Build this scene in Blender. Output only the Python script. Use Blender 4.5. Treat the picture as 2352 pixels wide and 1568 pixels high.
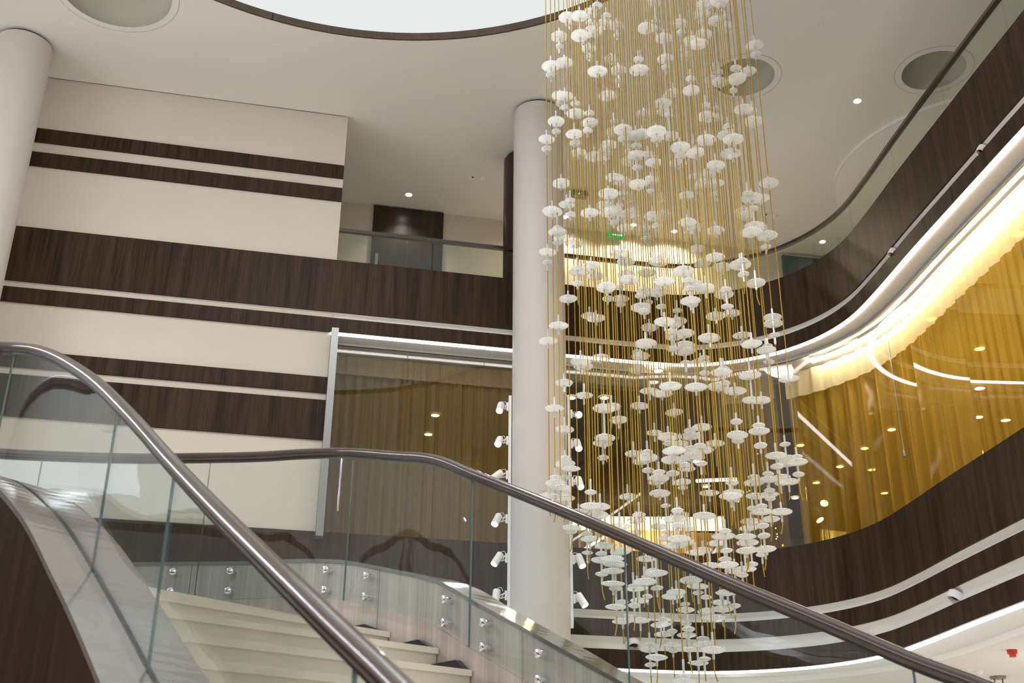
import bpy, math, random
from mathutils import Vector, Matrix, geometry
random.seed(7)
for o in list(bpy.data.objects): bpy.data.objects.remove(o)
scene = bpy.context.scene
COL = scene.collection
Z0 = 1.6                      # eye height; all z below are measured from the eye

# ------------------------------------------------------------------ camera, sky, exposure
F, TH, RO = 2615.7, 0.427442, 0.0069114
fw = Vector((0, math.cos(TH), math.sin(TH)))
_u = Vector((0, -math.sin(TH), math.cos(TH))); _r = Vector((1, 0, 0))
RT = _r*math.cos(RO) + _u*math.sin(RO)
UP = _u*math.cos(RO) - _r*math.sin(RO)
cam_d = bpy.data.cameras.new('camera'); cam = bpy.data.objects.new('camera', cam_d); COL.objects.link(cam)
m = Matrix.Identity(4)
for i in range(3):
    m[i][0], m[i][1], m[i][2] = RT[i], UP[i], -fw[i]
m[2][3] = Z0
cam.matrix_world = m
cam_d.sensor_width = 36; cam_d.lens = 36*F/2352; cam_d.clip_start = 0.05; cam_d.clip_end = 200
cam_d.dof.use_dof = True; cam_d.dof.focus_distance = 10.5; cam_d.dof.aperture_fstop = 5.0
scene.camera = cam
vs = scene.view_settings
vs.view_transform = 'Standard'; vs.look = 'None'; vs.gamma = 1; vs.use_curve_mapping = False; vs.exposure = 0.30
try:
    scene.cycles.max_bounces = 10; scene.cycles.transparent_max_bounces = 40
    scene.cycles.use_denoising = True; scene.cycles.sample_clamp_indirect = 6
    scene.cycles.diffuse_bounces = 4; scene.cycles.glossy_bounces = 4
    scene.cycles.caustics_reflective = False; scene.cycles.caustics_refractive = False
except Exception: pass
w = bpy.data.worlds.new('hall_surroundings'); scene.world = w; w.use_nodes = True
# even interior daylight all round, with a bluish-white patch added behind the camera for highlights
wn, wl = w.node_tree.nodes, w.node_tree.links; bg = wn['Background']
wt = wn.new('ShaderNodeTexCoord'); wx = wn.new('ShaderNodeSeparateXYZ'); wl.new(wt.outputs['Generated'], wx.inputs[0])
def wmath(op, a, b_=None):
    q = wn.new('ShaderNodeMath'); q.operation = op
    for i_, v_ in enumerate((a, b_)):
        if v_ is None: continue
        if isinstance(v_, (int, float)): q.inputs[i_].default_value = v_
        else: wl.new(v_, q.inputs[i_])
    return q.outputs[0]
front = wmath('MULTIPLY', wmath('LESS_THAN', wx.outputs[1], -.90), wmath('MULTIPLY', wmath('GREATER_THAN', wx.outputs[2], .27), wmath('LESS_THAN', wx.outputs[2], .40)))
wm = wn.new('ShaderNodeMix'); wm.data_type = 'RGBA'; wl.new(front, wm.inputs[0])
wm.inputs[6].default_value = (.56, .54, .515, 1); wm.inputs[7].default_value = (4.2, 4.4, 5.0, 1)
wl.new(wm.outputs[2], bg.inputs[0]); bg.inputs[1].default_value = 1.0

def ray(px, py): return fw + RT*((px-1176)/F) + UP*((784-py)/F)
def at_z(px, py, z):
    d = ray(px, py); return d*(z/d.z)
AZ = 1.35856
WN = Vector((-math.cos(AZ), math.sin(AZ), 0)); WD = Vector((math.sin(AZ), math.cos(AZ), 0))
def at_wall(px, py, off):      # point on the vertical plane parallel to the striped wall
    d = ray(px, py); return d*(off/d.dot(WN))
def wy(x, off): return (off + 0.21065*x)/0.97756      # y of that plane at x

# lamps of the hall are built further down, in the builders of the fittings
def lamp(name, kind, loc, energy, color=(1, 1, 1), size=0.1, direction=None, spot=None, blend=0.4, parent=None):
    d = bpy.data.lights.new(name, kind); d.energy = energy; d.color = color
    if kind == 'AREA': d.size = size
    elif kind in ('POINT', 'SPOT'): d.shadow_soft_size = size
    if spot: d.spot_size = spot; d.spot_blend = blend
    o = bpy.data.objects.new(name, d); COL.objects.link(o)
    o.location = Vector(loc) + Vector((0, 0, Z0))
    if direction is not None: o.rotation_euler = Vector(direction).to_track_quat('-Z', 'Y').to_euler()
    if parent is not None:
        o.parent = parent; o.location = Vector(loc) + Vector((0, 0, Z0)) - parent.location
    return o

# unseen lamps added behind the camera: they light the floor, which brightens the ceiling
for gx in (-8.5, -4.2, 0, 4.0):
    for gy in (-6.0, -1.8, 2.4):
        lamp('added_floor_fill', 'SPOT', (gx, gy, 9.75), 1050, (1, .965, .92), .06, (0, 0, -1), 1.15, .5)

# ------------------------------------------------------------------ materials
MATS = {}
def new_mat(name):
    M = bpy.data.materials.new(name); M.use_nodes = True; M.node_tree.nodes.clear()
    MATS[name] = M; return M, M.node_tree.nodes, M.node_tree.links
def out_node(n, l, sh):
    o = n.new('ShaderNodeOutputMaterial'); l.new(sh, o.inputs['Surface'])
def pbr(name, col, rough=0.5, metal=0.0, spec=0.5, coat=0.0, var=0.0, scale=3.0, bump=0.0, bscale=60.0):
    M, n, l = new_mat(name); p = n.new('ShaderNodeBsdfPrincipled')
    p.inputs['Base Color'].default_value = (*col, 1); p.inputs['Roughness'].default_value = rough
    p.inputs['Metallic'].default_value = metal; p.inputs['Specular IOR Level'].default_value = spec
    p.inputs['Coat Weight'].default_value = coat; p.inputs['Coat Roughness'].default_value = 0.08
    tc = n.new('ShaderNodeTexCoord')
    if var:
        nz = n.new('ShaderNodeTexNoise'); nz.inputs['Scale'].default_value = scale; nz.inputs['Detail'].default_value = 4
        l.new(tc.outputs['Object'], nz.inputs['Vector'])
        r = n.new('ShaderNodeValToRGB'); r.color_ramp.elements[0].position = .3; r.color_ramp.elements[1].position = .7
        r.color_ramp.elements[0].color = (*[c*(1-var) for c in col], 1); r.color_ramp.elements[1].color = (*[min(1, c*(1+var)) for c in col], 1)
        l.new(nz.outputs[0], r.inputs[0]); l.new(r.outputs[0], p.inputs['Base Color'])
    if bump:
        nb = n.new('ShaderNodeTexNoise'); nb.inputs['Scale'].default_value = bscale; nb.inputs['Detail'].default_value = 3
        l.new(tc.outputs['Object'], nb.inputs['Vector'])
        b = n.new('ShaderNodeBump'); b.inputs['Strength'].default_value = bump; b.inputs['Distance'].default_value = .01
        l.new(nb.outputs[0], b.inputs['Height']); l.new(b.outputs[0], p.inputs['Normal'])
    out_node(n, l, p.outputs[0]); return M
def wood(name, dark, light, rough=0.35, seam=2.4, coat=0.0, spec=0.4):
    M, n, l = new_mat(name); p = n.new('ShaderNodeBsdfPrincipled')
    uv = n.new('ShaderNodeUVMap')
    def grain(su, sv, detail):
        mp = n.new('ShaderNodeMapping'); mp.inputs['Scale'].default_value = (su, sv, 1)
        l.new(uv.outputs[0], mp.inputs[0])
        nz = n.new('ShaderNodeTexNoise'); nz.inputs['Scale'].default_value = 1; nz.inputs['Detail'].default_value = detail
        nz.inputs['Roughness'].default_value = .6; l.new(mp.outputs[0], nz.inputs['Vector']); return nz.outputs[0]
    a = grain(9, .5, 3); b = grain(70, 1.2, 4)
    mx = n.new('ShaderNodeMath'); mx.operation = 'ADD'
    m1 = n.new('ShaderNodeMath'); m1.operation = 'MULTIPLY'; m1.inputs[1].default_value = .55
    m2 = n.new('ShaderNodeMath'); m2.operation = 'MULTIPLY'; m2.inputs[1].default_value = .45
    l.new(a, m1.inputs[0]); l.new(b, m2.inputs[0]); l.new(m1.outputs[0], mx.inputs[0]); l.new(m2.outputs[0], mx.inputs[1])
    r = n.new('ShaderNodeValToRGB'); r.color_ramp.elements[0].position = .34; r.color_ramp.elements[1].position = .68
    r.color_ramp.elements[0].color = (*dark, 1); r.color_ramp.elements[1].color = (*light, 1)
    l.new(mx.outputs[0], r.inputs[0])
    col = r.outputs[0]
    if seam:
        sx = n.new('ShaderNodeSeparateXYZ'); l.new(uv.outputs[0], sx.inputs[0])
        d = n.new('ShaderNodeMath'); d.operation = 'DIVIDE'; d.inputs[1].default_value = seam; l.new(sx.outputs[0], d.inputs[0])
        fr = n.new('ShaderNodeMath'); fr.operation = 'FRACT'; l.new(d.outputs[0], fr.inputs[0])
        lt = n.new('ShaderNodeMath'); lt.operation = 'LESS_THAN'; lt.inputs[1].default_value = .005/seam; l.new(fr.outputs[0], lt.inputs[0])
        mc = n.new('ShaderNodeMix'); mc.data_type = 'RGBA'; l.new(lt.outputs[0], mc.inputs[0]); l.new(col, mc.inputs[6])
        mc.inputs[7].default_value = (*[c*.35 for c in dark], 1); col = mc.outputs[2]
    l.new(col, p.inputs['Base Color']); p.inputs['Roughness'].default_value = rough
    p.inputs['Coat Weight'].default_value = coat; p.inputs['Coat Roughness'].default_value = .11
    p.inputs['Specular IOR Level'].default_value = spec
    if coat: p.inputs['Coat IOR'].default_value = 1.6
    out_node(n, l, p.outputs[0]); return M
def emit(name, col, s):
    M, n, l = new_mat(name); e = n.new('ShaderNodeEmission'); e.inputs[0].default_value = (*col, 1); e.inputs[1].default_value = s
    out_node(n, l, e.outputs[0]); return M
def schlick(n, l):              # reflectance by viewing angle, the same from both sides of a pane
    lw = n.new('ShaderNodeLayerWeight'); lw.inputs[0].default_value = .5
    p = n.new('ShaderNodeMath'); p.operation = 'POWER'; p.inputs[1].default_value = 5; l.new(lw.outputs['Facing'], p.inputs[0])
    a = n.new('ShaderNodeMath'); a.operation = 'MULTIPLY_ADD'; a.inputs[1].default_value = .96; a.inputs[2].default_value = .04
    l.new(p.outputs[0], a.inputs[0]); return a.outputs[0]
def pane(name, tint, refl=1.0, rough=0.0, wave=0.0):       # solid glass slab: tinted see-through with mirror reflection by angle
    M, n, l = new_mat(name)
    t = n.new('ShaderNodeBsdfTransparent'); t.inputs[0].default_value = (*tint, 1)
    g = n.new('ShaderNodeBsdfGlossy'); g.inputs['Roughness'].default_value = rough
    k = n.new('ShaderNodeMath'); k.operation = 'MULTIPLY'; k.inputs[1].default_value = refl; k.use_clamp = True
    l.new(schlick(n, l), k.inputs[0])
    if wave:
        tc = n.new('ShaderNodeTexCoord'); nz = n.new('ShaderNodeTexNoise'); nz.inputs['Scale'].default_value = 5; nz.inputs['Detail'].default_value = 1
        l.new(tc.outputs['Object'], nz.inputs['Vector'])
        b = n.new('ShaderNodeBump'); b.inputs['Strength'].default_value = wave; b.inputs['Distance'].default_value = .02
        l.new(nz.outputs[0], b.inputs['Height']); l.new(b.outputs[0], g.inputs['Normal'])
    mx = n.new('ShaderNodeMixShader'); l.new(k.outputs[0], mx.inputs[0]); l.new(t.outputs[0], mx.inputs[1]); l.new(g.outputs[0], mx.inputs[2])
    out_node(n, l, mx.outputs[0]); return M
def veil(name, c1, c2, clear, trans=0.5, uscale=30.0, wav=2.0):   # sheer curtain cloth
    M, n, l = new_mat(name)
    uv = n.new('ShaderNodeUVMap'); mp = n.new('ShaderNodeMapping'); mp.inputs['Scale'].default_value = (uscale, wav*.15, 1); l.new(uv.outputs[0], mp.inputs[0])
    nz = n.new('ShaderNodeTexNoise'); nz.inputs['Scale'].default_value = 1; nz.inputs['Detail'].default_value = 4; l.new(mp.outputs[0], nz.inputs['Vector'])
    r = n.new('ShaderNodeValToRGB'); r.color_ramp.elements[0].position = .35; r.color_ramp.elements[1].position = .66
    r.color_ramp.elements[0].color = (*c1, 1); r.color_ramp.elements[1].color = (*c2, 1); l.new(nz.outputs[0], r.inputs[0])
    d = n.new('ShaderNodeBsdfDiffuse'); t = n.new('ShaderNodeBsdfTranslucent'); l.new(r.outputs[0], d.inputs[0]); l.new(r.outputs[0], t.inputs[0])
    m1 = n.new('ShaderNodeMixShader'); m1.inputs[0].default_value = trans; l.new(d.outputs[0], m1.inputs[1]); l.new(t.outputs[0], m1.inputs[2])
    tr = n.new('ShaderNodeBsdfTransparent'); l.new(r.outputs[0], tr.inputs[0])
    tr.inputs[0].default_value = (*[min(1, c*1.3) for c in c2], 1)
    for lk in list(tr.inputs[0].links): l.remove(lk)
    mr = n.new('ShaderNodeMapRange'); mr.inputs[1].default_value = .35; mr.inputs[2].default_value = .65
    mr.inputs[3].default_value = max(0, clear-.18); mr.inputs[4].default_value = min(1, clear+.18); l.new(nz.outputs[0], mr.inputs[0])
    m2 = n.new('ShaderNodeMixShader'); l.new(mr.outputs[0], m2.inputs[0]); l.new(m1.outputs[0], m2.inputs[1]); l.new(tr.outputs[0], m2.inputs[2])
    out_node(n, l, m2.outputs[0]); return M
def disc_glass(name, clear, col=(.97, .97, .95), ribs=True):
    M, n, l = new_mat(name)
    d = n.new('ShaderNodeBsdfDiffuse'); d.inputs[0].default_value = (*col, 1)
    t = n.new('ShaderNodeBsdfTranslucent'); t.inputs[0].default_value = (*col, 1)
    g = n.new('ShaderNodeBsdfGlossy'); g.inputs['Roughness'].default_value = .08
    tr = n.new('ShaderNodeBsdfTransparent'); tr.inputs[0].default_value = (.97, .97, .96, 1)
    a = n.new('ShaderNodeMixShader'); a.inputs[0].default_value = .5; l.new(d.outputs[0], a.inputs[1]); l.new(t.outputs[0], a.inputs[2])
    b = n.new('ShaderNodeMixShader'); lw = n.new('ShaderNodeLayerWeight'); lw.inputs[0].default_value = .35
    cl = n.new('ShaderNodeMapRange'); cl.inputs[3].default_value = clear; cl.inputs[4].default_value = clear*.2
    l.new(lw.outputs['Facing'], cl.inputs[0]); fac = cl.outputs[0]
    if ribs:                       # clear and frosted rays alternate around the disc
        tc = n.new('ShaderNodeTexCoord'); sx = n.new('ShaderNodeSeparateXYZ'); l.new(tc.outputs['Object'], sx.inputs[0])
        at = n.new('ShaderNodeMath'); at.operation = 'ARCTAN2'; l.new(sx.outputs[1], at.inputs[0]); l.new(sx.outputs[0], at.inputs[1])
        nz = n.new('ShaderNodeTexNoise'); nz.inputs['Scale'].default_value = 55; nz.inputs['Detail'].default_value = 2; l.new(tc.outputs['Object'], nz.inputs['Vector'])
        k = n.new('ShaderNodeMath'); k.operation = 'MULTIPLY_ADD'; k.inputs[1].default_value = 33; l.new(at.outputs[0], k.inputs[0])
        n2 = n.new('ShaderNodeMath'); n2.operation = 'MULTIPLY'; n2.inputs[1].default_value = 16; l.new(nz.outputs[0], n2.inputs[0]); l.new(n2.outputs[0], k.inputs[2])
        sn = n.new('ShaderNodeMath'); sn.operation = 'SINE'; l.new(k.outputs[0], sn.inputs[0])
        mr = n.new('ShaderNodeMapRange'); mr.inputs[1].default_value = -1; mr.inputs[2].default_value = 1; mr.inputs[3].default_value = .25; mr.inputs[4].default_value = 1.6; l.new(sn.outputs[0], mr.inputs[0])
        mm = n.new('ShaderNodeMath'); mm.operation = 'MULTIPLY'; l.new(fac, mm.inputs[0]); l.new(mr.outputs[0], mm.inputs[1]); fac = mm.outputs[0]
        bp = n.new('ShaderNodeBump'); bp.inputs['Strength'].default_value = .35; bp.inputs['Distance'].default_value = .003; l.new(sn.outputs[0], bp.inputs['Height'])
        for q in (d, t, g): l.new(bp.outputs[0], q.inputs['Normal'])
    l.new(fac, b.inputs[0]); l.new(a.outputs[0], b.inputs[1]); l.new(tr.outputs[0], b.inputs[2])
    c = n.new('ShaderNodeMixShader'); l.new(schlick(n, l), c.inputs[0]); l.new(b.outputs[0], c.inputs[1]); l.new(g.outputs[0], c.inputs[2])
    out_node(n, l, c.outputs[0]); return M

CEIL = pbr('ceiling_paint', (.82, .80, .77), .9, spec=.15)
WALL = pbr('cream_wall_paint', (.66, .60, .51), .85, spec=.2, var=.015, scale=1.2)
COLP = pbr('column_paint', (.62, .58, .545), .55, spec=.35)
WHITE = pbr('white_lacquer', (.86, .855, .85), .4)
GAPW = pbr('white_recess_paint', (.82, .80, .77), .5, spec=.4)
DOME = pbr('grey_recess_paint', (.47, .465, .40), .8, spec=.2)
WOOD = wood('dark_walnut_veneer', (.012, .0066, .0037), (.072, .042, .0235), .5, 2.6, spec=.14)
WOODR = wood('oculus_rim_veneer', (.060, .038, .024), (.125, .082, .054), .4, 1.9)
WOODS = wood('stringer_veneer', (.36, .30, .265), (.62, .55, .51), .38, 1.3, spec=.5)
WOODI = wood('stair_side_veneer', (.012, .0065, .0038), (.040, .022, .013), .30, 1.6, spec=.3)
RAILW = wood('handrail_wood', (.022, .0105, .0065), (.052, .026, .016), .3, 0, coat=.8, spec=.25)
CAPM = pbr('stringer_cap_laminate', (.17, .15, .14), .14, spec=.9, coat=.9, var=.12, scale=9)
DARKM = pbr('dark_bronze_metal', (.018, .014, .012), .35, .3)
CHROME = pbr('polished_chrome', (.82, .83, .85), .12, 1.0)
GREYM = pbr('grey_aluminium', (.30, .30, .29), .4, .6)
STONE = pbr('cream_stone_step', (.66, .62, .53), .35, spec=.4, var=.05, scale=5)
DARKT = pbr('black_skirting', (.01, .01, .016), .2)
FLOORM = pbr('pale_stone_floor', (.74, .71, .66), .3, var=.06, scale=1.5)
GLR = pane('balustrade_glass', (.935, .966, .966), 1.0, wave=.03)
GLU = pane('gallery_glass', (.93, .955, .90), .9)
GLS = pane('shopfront_glass', (.965, .965, .93), 1.0)
GEDGE = pbr('glass_edge_green', (.13, .20, .20), .12, spec=.8)
CURT = veil('gold_sheer_cloth', (.34, .205, .018), (.80, .54, .10), .27, .5, 12, 2)
CURL = veil('bronze_sheer_cloth', (.30, .195, .045), (.58, .42, .15), .45, .45, 30, 2)
CURM = veil('open_sheer_cloth', (.34, .22, .06), (.62, .47, .20), .62, .5, 20, 2)
HEADC = veil('curtain_heading_tape', (.78, .66, .40), (.95, .88, .68), .12, .55, 40, 2)
HEADL = veil('bronze_heading_tape', (.40, .30, .16), (.66, .54, .34), .25, .5, 40, 2)
INTW = pbr('shop_wall_brown', (.075, .047, .026), .6, var=.1, scale=2)
INTC = pbr('shop_ceiling', (.13, .09, .05), .8)
CORD = pbr('gold_cord', (.36, .225, .008), .5, spec=.25)
DISC = disc_glass('pressed_clear_glass', .50)
TUBE = disc_glass('clear_glass_tube', .45, ribs=False)
OCUL = emit('luminous_ceiling', (.965, 1.0, .985), .68)
OCUC = emit('added_core_glow', (.93, .97, 1.0), 30)
LED = emit('led_cool_white', (1.0, .97, .94), 9)
LEDW = emit('led_pelmet_white', (1.0, .92, .68), 45)
DLE = emit('downlight_lens', (1.0, .96, .88), 14)
DLW = emit('warm_downlight_lens', (1.0, .84, .50), 40)
SPE = emit('spot_lens', (.93, .95, 1.0), 30)
GREEN = emit('exit_sign_green', (.01, .38, .10), .9)
SIGNW = emit('exit_sign_white', (1, 1, 1), .9)
GDOT = emit('indicator_green', (.1, 1, .3), 4)
RED = pbr('red_plastic', (.62, .02, .015), .4)
LEAF = pbr('dark_fir_needles', (.012, .022, .010), .7)
FAIRY = emit('fairy_light', (1, .62, .22), 8)
TEAL = pbr('teal_dark_opening', (.045, .075, .07), .5)

# ------------------------------------------------------------------ mesh helpers
class MB:
    def __init__(s): s.v, s.f, s.uv, s.mi, s.sm = [], [], [], [], []
    def add(s, vs, fs, uvs=None, mi=0, smooth=False):
        b = len(s.v); s.v += [tuple(v) for v in vs]
        for i, f in enumerate(fs):
            s.f.append([b+j for j in f]); s.mi.append(mi); s.sm.append(smooth)
            s.uv.append(uvs[i] if uvs else [(vs[j][0]+vs[j][1], vs[j][2]) for j in f])
        return s
    def box(s, c, sx, sy, sz, rz=0, mi=0, axes=None):
        c = Vector(c)
        if axes is None:
            ax = Vector((math.cos(rz), math.sin(rz), 0)); ay = Vector((-math.sin(rz), math.cos(rz), 0)); az = Vector((0, 0, 1))
        else: ax, ay, az = axes
        vs = [c + ax*(sx/2*i) + ay*(sy/2*j) + az*(sz/2*k) for k in (-1, 1) for j in (-1, 1) for i in (-1, 1)]
        fs = [(0, 2, 3, 1), (4, 5, 7, 6), (0, 1, 5, 4), (1, 3, 7, 5), (3, 2, 6, 7), (2, 0, 4, 6)]
        return s.add(vs, fs, mi=mi)
    def lathe(s, prof, c=(0, 0, 0), n=32, axis=(0, 0, 1), mi=0, smooth=True, cap=True):
        q = Vector((0, 0, 1)).rotation_difference(Vector(axis).normalized()); c = Vector(c); vs = []; fs = []
        for r, z in prof:
            for i in range(n):
                a = 2*math.pi*i/n; vs.append(c + q @ Vector((r*math.cos(a), r*math.sin(a), z)))
        for k in range(len(prof)-1):
            for i in range(n):
                j = (i+1) % n; fs.append((k*n+i, k*n+j, (k+1)*n+j, (k+1)*n+i))
        uvs = [[(i/n*6, prof[k][1]), ((i+1)/n*6, prof[k][1]), ((i+1)/n*6, prof[k+1][1]), (i/n*6, prof[k+1][1])] for k in range(len(prof)-1) for i in range(n)]
        s.add(vs, fs, uvs, mi=mi, smooth=smooth)
        if cap:
            for k, rev in ((0, True), (len(prof)-1, False)):
                if prof[k][0] > 1e-5:
                    ring = [vs[k*n+i] for i in range(n)]
                    s.add(ring, [tuple(reversed(range(n))) if rev else tuple(range(n))], mi=mi)
        return s
    def tube(s, pts, r, n=10, mi=0):
        vs = []; fs = []; pts = [Vector(p) for p in pts]
        for i, p in enumerate(pts):
            t = (pts[min(i+1, len(pts)-1)] - pts[max(i-1, 0)]).normalized()
            a = t.cross(Vector((.31, .17, .93))); a = a.normalized() if a.length > 1e-4 else Vector((1, 0, 0)); b = t.cross(a)
            for k in range(n):
                g = 2*math.pi*k/n; vs.append(p + a*(r*math.cos(g)) + b*(r*math.sin(g)))
        for i in range(len(pts)-1):
            for k in range(n):
                j = (k+1) % n; fs.append((i*n+k, i*n+j, (i+1)*n+j, (i+1)*n+k))
        s.add(vs, fs, mi=mi, smooth=True)
        s.add(vs[:n], [tuple(reversed(range(n)))], mi=mi); s.add(vs[-n:], [tuple(range(n))], mi=mi); return s
    def sweep(s, path, prof, mi=0, smooth=False, closed=True, caps=True, pmi=None, normals=None):
        path = [Vector(p) for p in path]; nrm = normals or normals_of(path); k = len(prof); vs = []; U = [0.0]
        for i in range(1, len(path)): U.append(U[-1] + (path[i]-path[i-1]).length)
        for p, nn in zip(path, nrm):
            for a, b in prof: vs.append(p + nn*a + Vector((0, 0, b)))
        per = [0.0]
        for j in range(k): per.append(per[-1] + math.dist(prof[j], prof[(j+1) % k]))
        b = len(s.v); s.v += [tuple(v) for v in vs]
        for j in range(k if closed else k-1):
            j2 = (j+1) % k
            vert = abs(prof[j2][1]-prof[j][1]) > abs(prof[j2][0]-prof[j][0])
            va, vb = (prof[j][1], prof[j2][1]) if vert else (per[j], per[j+1])
            for i in range(len(path)-1):
                s.f.append([b+i*k+j, b+(i+1)*k+j, b+(i+1)*k+j2, b+i*k+j2])
                s.uv.append([(U[i], va), (U[i+1], va), (U[i+1], vb), (U[i], vb)])
                s.mi.append(pmi[j] if pmi else mi); s.sm.append(smooth)
        if caps and closed:
            for i, rev in ((0, False), (len(path)-1, True)):
                idx = [b+i*k+j for j in range(k)]
                if rev: idx.reverse()
                s.f.append(idx); s.uv.append([(prof[j][0], prof[j][1]) for j in (range(k) if not rev else reversed(range(k)))]); s.mi.append(mi); s.sm.append(False)
        return s
    def build(s, name, mats, parent=None):
        if not isinstance(mats, (list, tuple)): mats = [mats]
        me = bpy.data.meshes.new(name); off = Vector((0, 0, Z0))
        if parent is not None: off = off - parent_world(parent)
        me.from_pydata([Vector(v)+off for v in s.v], [], s.f); me.update()
        uvl = me.uv_layers.new(name='UVMap'); li = 0
        for p, u, mi, sm in zip(me.polygons, s.uv, s.mi, s.sm):
            p.material_index = mi; p.use_smooth = sm
            for q in range(len(p.vertices)): uvl.data[p.loop_start+q].uv = u[q]
        for m_ in mats: me.materials.append(m_)
        if any(s.sm): me.set_sharp_from_angle(angle=math.radians(38))
        o = bpy.data.objects.new(name, me); COL.objects.link(o)
        if parent is not None: o.parent = parent
        return o
def parent_world(p):
    v = Vector((0, 0, 0))
    while p is not None: v += p.location; p = p.parent
    return v
def normals_of(path):
    out = []
    for i in range(len(path)):
        t = path[min(i+1, len(path)-1)] - path[max(i-1, 0)]; t.z = 0; t.normalize(); out.append(Vector((-t.y, t.x, 0)))
    return out
def spline(pts, step=.12):          # centripetal-ish Catmull-Rom, evenly resampled
    P = [Vector(p) for p in pts]; P = [P[0]*2-P[1]] + P + [P[-1]*2-P[-2]]; fine = []
    for i in range(1, len(P)-2):
        p0, p1, p2, p3 = P[i-1:i+3]; n = 16
        for k in range(n):
            t = k/n
            fine.append(.5*((2*p1) + (p2-p0)*t + (2*p0-5*p1+4*p2-p3)*t*t + (3*p1-p0-3*p2+p3)*t**3))
    fine.append(P[-2]); return resample(fine, step)
def resample(pts, step):
    L = [0.0]
    for i in range(1, len(pts)): L.append(L[-1]+(pts[i]-pts[i-1]).length)
    n = max(1, round(L[-1]/step)); out = []; j = 0
    for k in range(n+1):
        d = L[-1]*k/n
        while j < len(L)-2 and L[j+1] < d: j += 1
        t = (d-L[j])/max(1e-9, L[j+1]-L[j]); out.append(pts[j].lerp(pts[j+1], min(1, t)))
    return out
def offset(path, d): return [p+n*d for p, n in zip(path, normals_of(path))]
def lift(path, z): return [Vector((p.x, p.y, z)) for p in path]
def rect(a0, a1, b0, b1): return [(a0, b0), (a0, b1), (a1, b1), (a1, b0)]
def tag(o, label=None, cat=None, group=None, kind=None):
    if label: o['label'] = label
    if cat: o['category'] = cat
    if group: o['group'] = group
    if kind: o['kind'] = kind
    return o
def struct(o, label, cat): return tag(o, label, cat, kind='structure')
def empty(name, loc):
    o = bpy.data.objects.new(name, None); COL.objects.link(o); o.empty_display_size = .2
    o.location = Vector(loc)+Vector((0, 0, Z0)); return o
# ------------------------------------------------------------------ plan of the atrium edge (left wall, far curve, right side)
ZC = 9.802
EDGE = spline([(x, wy(x, 13.871), 0) for x in (-9.6, -7, -4.5, -2, 0, 1.0)] +
              [(x, y, 0) for x, y in [(1.75, 14.56), (2.45, 14.655), (3.0, 14.55), (3.45, 14.33), (3.8, 14.05), (4.11, 13.63), (4.32, 13.1), (4.43, 12.4),
               (4.53, 11.4), (4.66, 10.3), (4.78, 9.3), (4.88, 8.5), (5.03, 7.0), (5.16, 5.0), (5.25, 2.5), (5.3, 0), (5.34, -3)]], .12)
WX = -2.395                                              # right-hand end of the striped wall
def part_of_edge(f): return [p for p in EDGE if f(p)]
E_ALL = EDGE
E_WALL = [p for p in EDGE if p.x < WX] + [Vector((WX, wy(WX, 13.871), 0))]
E_OPEN = [Vector((WX, wy(WX, 13.871), 0))] + [p for p in EDGE if p.x > WX+.03]

# ------------------------------------------------------------------ floor, ceilings
b = MB(); b.add([(-14, -12, -1.6), (14, -12, -1.6), (14, 24, -1.6), (-14, 24, -1.6)], [(0, 1, 2, 3)])
struct(b.build('floor', FLOORM), 'pale polished stone floor of the atrium', 'floor')

OC = (-1.333, 7.639, 4.326)
RECESS = [(-4.962, 11.094, .68), (3.158, 12.725, .417), (5.709, 12.546, .422)]
def plate_with_holes(poly, holes, z, nseg=96):
    vs = [Vector(p) for p in poly]; ed = [(i, (i+1) % len(poly)) for i in range(len(poly))]; 
    for cx, cy, r in holes:
        b0 = len(vs); n = nseg
        vs += [Vector((cx+r*math.cos(2*math.pi*i/n), cy+r*math.sin(2*math.pi*i/n))) for i in range(n)]
        ed += [(b0+i, b0+(i+1) % n) for i in range(n)]
    v2, e2, f2, *_ = geometry.delaunay_2d_cdt([v.to_2d() for v in vs], ed, [], 1, 1e-6)
    keep = []
    for f in f2:
        c = sum((Vector(v2[i]) for i in f), Vector((0, 0)))/len(f)
        if all((c-Vector((h[0], h[1]))).length > h[2]*.999 for h in holes): keep.append(tuple(reversed(f)))
    return [(v.x, v.y, z) for v in v2], keep
xl, xr = -14, 12
b = MB(); b.add(*plate_with_holes([(xl, -9), (xr, -9), (xr, wy(xr, 13.885)), (xl, wy(xl, 13.885))], [OC]+RECESS, ZC))
struct(b.build('ceiling', CEIL), 'smooth warm white ceiling over the atrium', 'ceiling')
b = MB(); y0 = lambda x: wy(x, 13.895)
b.add([(xl, y0(xl), ZC+.02), (xr, y0(xr), ZC+.02), (xr, 26, ZC+.02), (xl, 26, ZC+.02)], [(3, 2, 1, 0)])
b.add([(xl, y0(xl)-.012, ZC), (xr, y0(xr)-.012, ZC), (xr, y0(xr), ZC+.02), (xl, y0(xl), ZC+.02)], [(0, 1, 2, 3)])
struct(b.build('ceiling_gallery', CEIL), 'warm white ceiling over the upper gallery', 'ceiling')
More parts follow.
